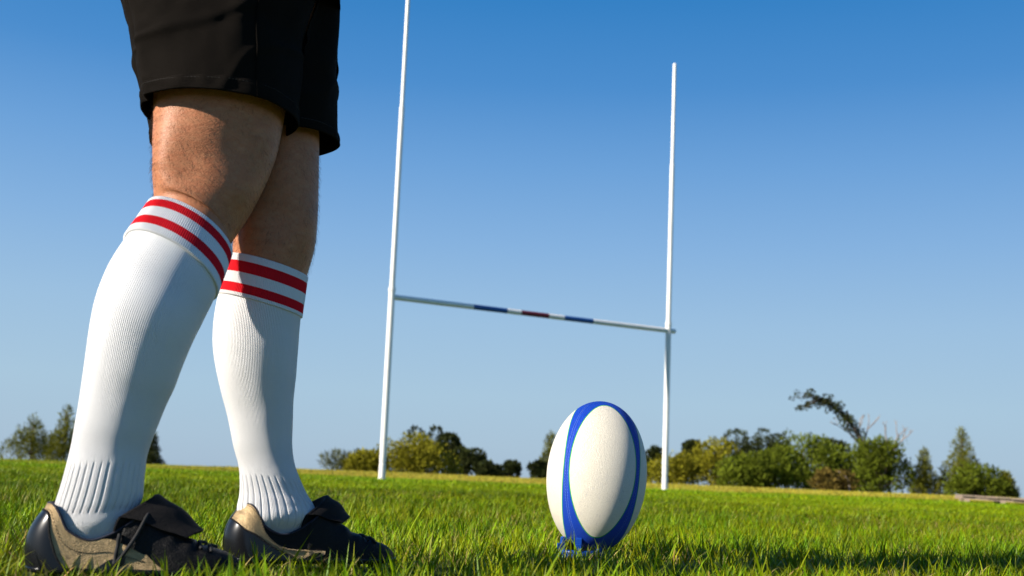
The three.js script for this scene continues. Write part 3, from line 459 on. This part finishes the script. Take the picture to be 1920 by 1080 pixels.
// ---------------------------------------------------------------- weathered wooden platform at the edge of the pitch
{
  const t = thing('wooden_platform', 'low weathered wooden plank platform on the grass beside the bushes', 'platform', [9.9, groundY(9.9, -21.5), -21.6]);
  t.rotation.y = -14 * RAD; t.rotation.z = -1.5 * RAD;
  const wood = [0, 1, 2].map((k) => mat({ roughness: 0.9, map: texRGB(128, (u, v) => { const a = tn(u + k * 0.3, v, 4, 3), g = Math.sin((v * 14 + a * 3) * 6.28) * 0.5 + 0.5; const s = 0.8 + 0.3 * g * a; return [(0.34 + 0.04 * k) * s, (0.26 + 0.025 * k) * s, (0.19 + 0.02 * k) * s]; }) }));
  for (let k = 0; k < 9; k++) { const b = part('plank', new THREE.BoxGeometry(0.208, 0.028, 0.82 + rr(-0.02, 0.03)), wood[k % 3], t); b.position.set(-0.95 + k * 0.222, 0.125 + rr(-0.003, 0.003), rr(-0.012, 0.012)); b.rotation.y = rr(-0.012, 0.012); }
  for (const z of [-0.33, 0, 0.33]) { const b = part('bearer', new THREE.BoxGeometry(2.02, 0.05, 0.075), wood[1], t); b.position.set(-0.06, 0.084, z); }
  for (const x of [-0.95, -0.3, 0.3, 0.85]) for (const z of [-0.33, 0.33]) { const b = part('foot', new THREE.BoxGeometry(0.1, 0.13, 0.09), wood[2], t); b.position.set(x, -0.006, z); }
}

// ---------------------------------------------------------------- trees and bushes on the slope behind the pitch
const leafMat = (r, g, b) => mat({ color: lin(r, g, b), vertexColors: true, roughness: 0.8, specularIntensity: 0.12, transmission: 0.25, thickness: 0 });
const foliage = { olive: leafMat(0.22, 0.205, 0.014), green: leafMat(0.118, 0.150, 0.011), dark: leafMat(0.042, 0.052, 0.013), cone: leafMat(0.145, 0.15, 0.015), rust: leafMat(0.15, 0.108, 0.024), grey: leafMat(0.12, 0.13, 0.06) };
M.bark = mat({ color: lin(0.13, 0.095, 0.065), roughness: 0.95, bumpMap: texGrey(128, (u, v) => tn(u, v, 16, 3), [2, 8]), bumpScale: 0.01 });
M.deadwood = mat({ color: lin(0.28, 0.23, 0.19), roughness: 0.95 });
const trunkMat = M.bark;
// leaves: small folded blades scattered in clumps [x, y, z, radius, flatten]
function leaves(clumps, n, size, { spike = 0, up = 0.2 } = {}) {
  const P = [], C = [], I = []; const tot = clumps.reduce((s, c) => s + Math.pow(c[3], 2.2), 0);
  for (const [x, y, z, r, fl = 1] of clumps) {
    const m = Math.ceil(n * 1.6 * Math.pow(r, 2.2) / tot), tone = rr(0.75, 1.25);
    for (let k = 0; k < m; k++) {
      const d = V(rr(-1, 1), rr(-1, 1), rr(-1, 1)); if (d.lengthSq() > 1 || d.lengthSq() < 0.02) { k--; continue; }
      const rad = r * (0.55 + 0.45 * Math.pow(d.length(), 0.4)) * (0.8 + 0.4 * rnd()); d.normalize();
      const p = V(x + d.x * rad, y + d.y * rad * fl, z + d.z * rad);
      const s = size * rr(0.6, 1.4), dir = d.clone().add(V(rr(-0.8, 0.8), rr(-0.6, 0.8) + up, rr(-0.8, 0.8))).normalize(), side = V(rr(-1, 1), rr(-1, 1), rr(-1, 1)).cross(dir).normalize();
      const len = s * (1 + spike), w = s * (0.42 - 0.24 * Math.min(1, spike)); const b = P.length / 3, t = tone * rr(0.7, 1.3);
      const q = p.clone().addScaledVector(dir, len * 0.5), e = p.clone().addScaledVector(dir, len), nn = dir.clone().cross(side).multiplyScalar(w * 0.4);
      for (const v of [p, q.clone().addScaledVector(side, w).add(nn), e, q.clone().addScaledVector(side, -w).add(nn)]) { P.push(v.x, v.y, v.z); C.push(t * rr(0.93, 1.07), t, t * 0.95); }
      I.push(b, b + 1, b + 2, b, b + 2, b + 3);
    }
  }
  const g = new THREE.BufferGeometry(); g.setAttribute('position', new THREE.Float32BufferAttribute(P, 3)); g.setAttribute('color', new THREE.Float32BufferAttribute(C, 3)); g.setIndex(I); g.computeVertexNormals(); return g;
}
function limbs(base, tips, r0) { return mergeGeometries(tips.map((t) => tubeGeo([base, V(lerp(base.x, t[0], 0.35) + rr(-0.05, 0.05), lerp(base.y, t[1], 0.5), lerp(base.z, t[2], 0.35)), V(t[0], t[1], t[2])], (q) => r0 * (1 - 0.8 * q), 8, 6))); }
const GROUP = 'trees and bushes behind the pitch';
function plant(kind, label, category, [x, z, top, w], foliageMat, opt = {}) {
  const gy = groundY(x, z), h = top - gy, t = thing(kind, label, category, [x, gy, z], GROUP);
  const clumps = [], tips = []; const shape = opt.shape || 'bush';
  if (shape === 'bush') {
    const n = opt.n || 26;
    for (let k = 0; k < n; k++) { const a = rnd() * 6.283, q = Math.sqrt(rnd()), hh = rr(0.12, 0.86), wid = w * 0.5 * Math.sqrt(Math.max(0.05, 1 - Math.pow(Math.max(0, hh - 0.3) / 0.72, 2))); clumps.push([Math.cos(a) * q * wid * 0.86, hh * h, Math.sin(a) * q * wid * 0.86, w * rr(0.10, 0.19), rr(0.8, 1.25)]); }
    for (let k = 0; k < 16; k++) { const a = rr(0.05, 3.09), e = rr(0.9, 1.12), s = Math.sin(a); clumps.push([Math.cos(a) * w * 0.5 * e * rr(0.8, 1), (0.32 + 0.62 * s * e) * h, rr(-0.25, 0.25) * w, w * rr(0.03, 0.075), rr(1.2, 2.4)]); }
    clumps.push([rr(-0.15, 0.15) * w, h * 0.92, 0, w * 0.07, 1.6]);
  } else if (shape === 'cone') {
    const n = opt.n || 30;
    for (let k = 0; k < n; k++) { const hh = Math.pow(k / n, 0.9), a = k * 2.4 + rr(-0.4, 0.4), wid = w * 0.5 * Math.pow(1 - hh, 0.85) + 0.03; clumps.push([Math.cos(a) * wid * rr(0.35, 0.9), hh * h * 0.93 + 0.06 * h, Math.sin(a) * wid * rr(0.35, 0.9), Math.max(0.07, w * 0.15 * (1.15 - hh)), rr(1.2, 1.9)]); }
    clumps.push([0, h * 0.95, 0, 0.055, 2.4]);
  } else if (shape === 'dark') {
    const n = opt.n || 13;
    for (let k = 0; k < n; k++) { const a = rnd() * 6.283, q = Math.sqrt(rnd()), hh = rr(0.35, 0.9); const wid = w * 0.5 * (1 - 0.5 * Math.abs(hh - 0.55)); clumps.push([Math.cos(a) * q * wid, hh * h, Math.sin(a) * q * wid * 0.8, w * rr(0.09, 0.17), rr(0.65, 0.95)]); }
    clumps.push([rr(-0.1, 0.1) * w, h * 0.93, 0, w * 0.10, 0.8]);
  } else if (shape === 'wisp') { for (let k = 0; k < 9; k++) clumps.push([rr(-0.5, 0.5) * w, rr(0.35, 0.9) * h, rr(-0.3, 0.3) * w, w * 0.12, 1.8]); }
  for (let k = 0; k < clumps.length; k += 2) tips.push(clumps[k].slice(0, 3));
  part('trunk', mergeGeometries([tubeGeo([V(0, -0.08, 0), V(0.02 * w, h * 0.3, 0), V(0, h * (shape === 'cone' ? 0.9 : 0.5), 0)], (q) => (opt.trunk || 0.045) * (1 - 0.6 * q), 10, 7), limbs(V(0, h * 0.15, 0), tips, 0.016)]), trunkMat, t);
  part('crown', leaves(clumps, opt.leaves || 2600, (opt.size || 0.10) * 0.78, { spike: opt.spike ?? 0.5, up: opt.up ?? 0.35 }), foliageMat, t);
  return t;
}
const C = { shape: 'cone', spike: 1.3, size: 0.085, up: 0.8, leaves: 2500 }, D = { shape: 'dark', size: 0.11, leaves: 2300, trunk: 0.05 };
plant('conifer', 'wider pale green conifer standing clear beside the nearer white sock', 'tree', [-16.26, -38, 1.52, 1.9], foliage.cone, { ...C, n: 34 });
plant('conifer', 'taller conifer half hidden behind the nearer white sock', 'tree', [-14.74, -37, 1.82, 1.45], foliage.cone, C);
plant('conifer', 'small dark conifer seen between the two socks', 'tree', [-12.80, -40, 1.07, 0.85], foliage.dark, { ...C, leaves: 2000 });
plant('wispy_shrub', 'wispy grey-green shrub at the end of the low yellow-green bush', 'shrub', [-6.12, -40, 0.68, 0.95], foliage.grey, { shape: 'wisp', leaves: 700, size: 0.1, spike: 1.5, up: 0.9 });
plant('bush', 'low yellow-green bush behind the goal post without bar overhang', 'bush', [-4.63, -37, 0.72, 1.5], foliage.olive);
plant('bush', 'wide yellow-green bush in front of the dark clumpy tree', 'bush', [-3.05, -37, 1.18, 2.7], foliage.olive, { n: 40, leaves: 5000 });
plant('clumpy_tree', 'dark clumpy tree rising behind the wide yellow-green bush', 'tree', [-2.78, -44, 1.93, 2.3], foliage.dark, { ...D, n: 18, leaves: 3200 });
plant('clumpy_tree', 'dark low tree at the end of the yellow-green bush', 'tree', [-1.55, -42, 1.12, 1.75], foliage.dark, D);
plant('dark_shrub', 'small dark shrub next to the end of the yellow-green bushes', 'shrub', [-0.70, -40, 0.62, 1.1], foliage.dark, { ...D, leaves: 1300 });
plant('dark_shrub', 'small dark shrub last before the open gap beside the ball', 'shrub', [0.0, -40, 0.62, 0.95], foliage.dark, { ...D, leaves: 1300 });
plant('conifer', 'conifer mostly hidden behind the rugby ball', 'tree', [1.56, -41, 1.76, 1.1], foliage.cone, C);
plant('dark_shrub', 'dark shrub peeping out beside the rugby ball', 'shrub', [1.18, -40, 0.72, 0.8], foliage.dark, { ...D, leaves: 1300 });
plant('clumpy_tree', 'dark tree directly behind the post with the bar overhang', 'tree', [5.71, -44, 1.56, 1.4], foliage.dark, D);
plant('bush', 'olive bush at the foot of the post with the bar overhang', 'bush', [5.78, -38, 1.05, 1.8], foliage.olive, { leaves: 3200 });
plant('clumpy_tree', 'dark tree with a broken top behind the olive bushes', 'tree', [7.52, -45, 1.92, 1.5], foliage.dark, D);
plant('bush', 'tall olive bush beside the dark tree with a broken top', 'bush', [7.56, -40, 1.76, 2.1], foliage.olive, { leaves: 4200, n: 34 });
plant('clumpy_tree', 'broadest dark tree standing above the row of bushes', 'tree', [10.98, -48, 2.62, 3.0], foliage.dark, { ...D, n: 22, leaves: 4200 });
plant('bush', 'low green bush in front of the broadest dark tree', 'bush', [7.98, -37, 1.11, 2.0], foliage.green, { leaves: 3400 });
plant('bush', 'middling green bush between the low bush and the big round bush', 'bush', [9.14, -38, 1.40, 2.1], foliage.green, { leaves: 3600 });
plant('bush', 'big round green bush next to the rust-brown bush', 'bush', [10.50, -39, 1.96, 2.5], foliage.green, { leaves: 5200, n: 38 });
plant('clumpy_tree', 'dark tree behind the big round bush below the leaning tree', 'tree', [14.04, -48, 2.38, 2.2], foliage.dark, D);
const rust = plant('rusty_bush', 'rust-brown withered bush with a bent bare stem', 'bush', [9.98, -34, 0.66, 1.3], foliage.rust, { leaves: 1700, n: 20 });
part('bent_stem', tubeGeo([V(0.42, -0.06, 0.2), V(0.44, 0.25, 0.2), V(0.34, 0.5, 0.2), V(0.1, 0.66, 0.2)], (q) => 0.035 * (1 - 0.5 * q), 12, 7), M.deadwood, rust);
plant('bush', 'green bush under the leaning tree', 'bush', [12.47, -40, 1.73, 2.0], foliage.green, { leaves: 3800 });
plant('bush', 'tall rounded green bush below the two bare dead trees', 'bush', [12.80, -38, 1.91, 2.25], foliage.green, { leaves: 4800, n: 36 });
plant('conifer', 'short conifer between the rounded bush and the taller conifer', 'tree', [14.26, -38, 1.61, 1.2], foliage.cone, C);
plant('conifer', 'tall conifer near the wooden platform', 'tree', [15.57, -38, 2.39, 1.65], foliage.cone, { ...C, leaves: 4200, n: 36 });
plant('bush', 'dark green bush just behind the wooden platform', 'bush', [15.24, -36, 1.05, 1.8], foliage.green, { leaves: 3000 });
plant('conifer', 'tiny conifer last in the row beyond the wooden platform', 'tree', [16.17, -36, 0.85, 0.85], foliage.cone, { ...C, leaves: 1800 });
{ // leaning tree swept over by the wind
  const x0 = 13.85, z0 = -42, gy = groundY(x0, z0), t = thing('leaning_tree', 'windswept tree leaning far over with sparse dark leaves', 'tree', [x0, gy, z0], GROUP);
  const pts = [[13.85, gy - 0.1], [13.78, 0.6], [13.64, 1.6], [13.29, 2.22], [12.93, 2.77], [12.48, 3.2], [11.97, 3.51], [11.5, 3.60]].map(([x, y]) => V(x - x0, y - gy, rr(-0.05, 0.05)));
  const gs = [tubeGeo(pts, (q) => 0.105 * (1 - 0.75 * q), 30, 8)], cl = [];
  const cv = new THREE.CatmullRomCurve3(pts);
  const twig = (p, tip, r) => gs.push(tubeGeo([p, p.clone().lerp(tip, 0.5).add(V(0, 0.05, 0)), tip], (s) => r * (1 - 0.75 * s), 6, 5));
  for (let k = 0; k < 54; k++) { const q = rr(0.34, 1), p = cv.getPointAt(q), tip = p.clone().add(V(rr(-0.34, 0.16), rr(-0.22, 0.26), rr(-0.3, 0.3)).multiplyScalar(lerp(0.7, 1.1, q))); twig(p, tip, 0.018); cl.push([tip.x, tip.y, tip.z, rr(0.06, 0.13), 0.8]); if (k % 3 === 0) cl.push([p.x, p.y, p.z, rr(0.08, 0.12), 0.9]); }
  for (let k = 0; k < 12; k++) { const p = cv.getPointAt(rr(0.86, 1)), tip = p.clone().add(V(rr(-1.0, -0.25), rr(-0.5, 0.32), rr(-0.3, 0.3))); twig(p, tip, 0.02); for (const f of [0.6, 1]) { const c = p.clone().lerp(tip, f); cl.push([c.x, c.y, c.z, rr(0.05, 0.10), 0.8]); } }
  part('trunk', mergeGeometries(gs), M.bark, t); part('crown', leaves(cl, 1500, 0.075), foliage.dark, t);
}
for (const [x, z, top, label, lean] of [[13.86, -43, 3.32, 'bare dead tree with upright forked twigs beside the leaning tree', -0.35], [14.20, -41, 2.88, 'bare dead tree with wide forked twigs above the rounded bush', 0.1]]) {
  const gy = groundY(x, z), h = top - gy, t = thing('dead_tree', label, 'tree', [x, gy, z], GROUP), gs = [];
  const fork = (p, d, len, r, n) => { const e = p.clone().addScaledVector(d, len); gs.push(tubeGeo([p, p.clone().lerp(e, 0.5).add(V(rr(-0.05, 0.05), rr(-0.03, 0.03), 0).multiplyScalar(len * 2)), e], (q) => r * (1 - 0.45 * q), 6, 5)); if (n) for (let k = 0; k < 2 + (rnd() < 0.4 ? 1 : 0); k++) fork(e, d.clone().add(V(rr(-0.85, 0.85), rr(-0.15, 0.4), rr(-0.5, 0.5))).normalize(), len * rr(0.5, 0.72), r * 0.55, n - 1); };
  fork(V(0, -0.1, 0), V(lean * 0.2, 1, 0).normalize(), h * 0.66, 0.075, 0); for (const s of [-0.55, 0.25, 0.7]) fork(V(lean * 0.2 * h * 0.6, h * 0.6, 0), V(lean + s, 1, 0).normalize(), h * 0.2, 0.045, 2);
  part('trunk', mergeGeometries(gs), M.deadwood, t);
}

// ---------------------------------------------------------------- grass
function bladeTuft(n, len, wid, spread, leanMax, segs, dark) {
  const P = [], C = [], I = [];
  for (let k = 0; k < n; k++) {
    const a = rnd() * 6.283, q = Math.sqrt(rnd()) * spread, x = Math.cos(a) * q, z = Math.sin(a) * q, L = len * rr(0.45, 1.15), az = rnd() * 6.283, lean = rr(0.1, leanMax), curl = rr(0.1, 0.9), w = wid * rr(0.6, 1.25), face = az + 1.57 + rr(-0.5, 0.5);
    let px = x, py = -0.004, pz = z, ang = lean * 0.5; const b = P.length / 3, tone = rr(0.62, 1.32), yel = rr(0.75, 1.3);
    const wx = Math.cos(face), wz = Math.sin(face);
    for (let s = 0; s <= segs; s++) {
      const t = s / segs, ww = w * 0.5 * (t < 0.35 ? 0.75 + 0.7 * t : Math.pow(1 - (t - 0.35) / 0.65, 0.75));
      const c = tone;
      if (s === segs) { P.push(px, py, pz); C.push(c * yel, c, c * 0.8); } else { P.push(px - wx * ww, py, pz - wz * ww, px + wx * ww, py, pz + wz * ww); for (let m = 0; m < 2; m++) C.push(c * yel, c, c * 0.8); }
      ang += curl / segs * 1.3; px += Math.cos(az) * Math.sin(ang) * L / segs; pz += Math.sin(az) * Math.sin(ang) * L / segs; py += Math.cos(ang) * L / segs;
    }
    for (let s = 0; s < segs; s++) { const o = b + s * 2; if (s === segs - 1) I.push(o, o + 1, o + 2); else I.push(o, o + 1, o + 2, o + 1, o + 3, o + 2); }
  }
  const g = new THREE.BufferGeometry(); g.setAttribute('position', new THREE.Float32BufferAttribute(P, 3)); g.setAttribute('color', new THREE.Float32BufferAttribute(C, 3)); g.setIndex(I); g.computeVertexNormals(); return g;
}
const grassMat = mat({ color: lin(1, 1, 1), vertexColors: true, roughness: 0.45, specularIntensity: 0.22, transmission: 0.3, thickness: 0 });
const clear = []; // footprints kept free: [x, z, half length, half width, yaw]
for (const b of [bootN, bootF]) clear.push([b.p.x + Math.cos(b.yaw) * BL / 2, b.p.z - Math.sin(b.yaw) * BL / 2, BL / 2 + 0.004, 0.045, b.yaw]);
clear.push([0.148, -2.165, 0.056, 0.056, 0]);
const blocked = (x, z) => clear.some(([cx, cz, l, w, a]) => { const dx = x - cx, dz = z - cz, u = dx * Math.cos(a) - dz * Math.sin(a), v = dx * Math.sin(a) + dz * Math.cos(a); return Math.pow(u / l, 4) + Math.pow(v / w, 4) < 1; });
const dummy = new THREE.Object3D(), col = new THREE.Color();
function sward(name, label, geos, d0, d1, perM2, colour, keep, sc = [0.75, 1.3]) {
  const lists = geos.map(() => []);
  const area = (d1 - d0) * (0.60 * (d0 + d1) + 1.6), n = Math.floor(area * perM2);
  for (let k = 0; k < n; k++) {
    // depth drawn so that the density per square metre is even over the wedge in view
    const u = rnd(), a = 0.60, bq = 1.6, F = (d) => a * d * d + bq * d, target = F(d0) + u * (F(d1) - F(d0)), d = (-bq + Math.sqrt(bq * bq + 4 * a * target)) / (2 * a);
    const x = rr(-1, 1) * (0.60 * d + 0.8), z = -d; if (keep && !keep(x, z)) continue; if (blocked(x, z)) continue;
    lists[Math.floor(rnd() * geos.length)].push([x, z]);
  }
  lists.forEach((list, i) => {
    const m = new THREE.InstancedMesh(geos[i], grassMat, list.length); m.name = numbered(name); m.castShadow = m.receiveShadow = true;
    list.forEach(([x, z], k) => { dummy.position.set(x, groundY(x, z), z); dummy.rotation.set(rr(-0.15, 0.15), rnd() * 6.283, rr(-0.15, 0.15)); const hN = 0.8 + 0.45 * fbm(x * 1.7 + 9, z * 1.7, 2); const s = rr(...sc); dummy.scale.set(s, s * hN, s); dummy.updateMatrix(); m.setMatrixAt(k, dummy.matrix); colour(x, z, col); m.setColorAt(k, col); });
    m.userData = { kind: 'stuff', label, category: 'grass', group: label }; scene.add(m);
  });
}
const green = (x, z, c) => { const n = fbm(x * 0.8 + 3, z * 0.8, 3), m = fbm(x * 3.1, z * 3.1 + 8, 2), q = dryness(x, z); const dd = -z + (n - 0.5) * 3, mow = 1 - 0.2 * sstep(3.6, 4.6, dd) * (1 - sstep(8, 9.5, dd)); const k = (0.70 + 0.6 * n) * mow, y = 0.8 + 0.5 * m; c.setRGB(lerp(0.205 * k * y, 0.46 * k, q), lerp(0.300 * k, 0.38 * k, q), lerp(0.004 * k, 0.06 * k, q)); };
const straw = (x, z, c) => { const k = rr(0.7, 1.2); c.setRGB(0.42 * k, 0.33 * k, 0.14 * k); };
const nearGeos = [0, 1, 2, 3, 4].map((k) => bladeTuft(10, 0.034 + 0.004 * k, 0.0023, 0.028, 1.05, 5));
sward('grass', 'short green grass blades of the pitch round boots and ball', nearGeos, 0.85, 5, 1050, green);
sward('tall_grass', 'taller single grass blades sticking out of the lawn', [bladeTuft(2, 0.085, 0.0038, 0.01, 0.6, 6), bladeTuft(1, 0.095, 0.004, 0.01, 0.8, 6)], 0.95, 4.5, 13, green);
sward('dry_grass', 'withered straw blades low in the green lawn', [bladeTuft(5, 0.05, 0.0022, 0.03, 1.5, 4)], 0.95, 8, 170, straw, (x, z) => fbm(x * 1.5 + 21, z * 1.5, 2) > 0.55);
sward('lawn', 'green lawn of the middle pitch', [0, 1, 2].map(() => bladeTuft(12, 0.045, 0.0045, 0.05, 0.95, 4)), 5, 13, 420, green);
sward('far_lawn', 'green and dry grass of the far pitch and bank', [0, 1].map(() => bladeTuft(16, 0.05, 0.009, 0.12, 0.9, 3)), 13, 33, 110, green);

renderer.render(scene, camera);
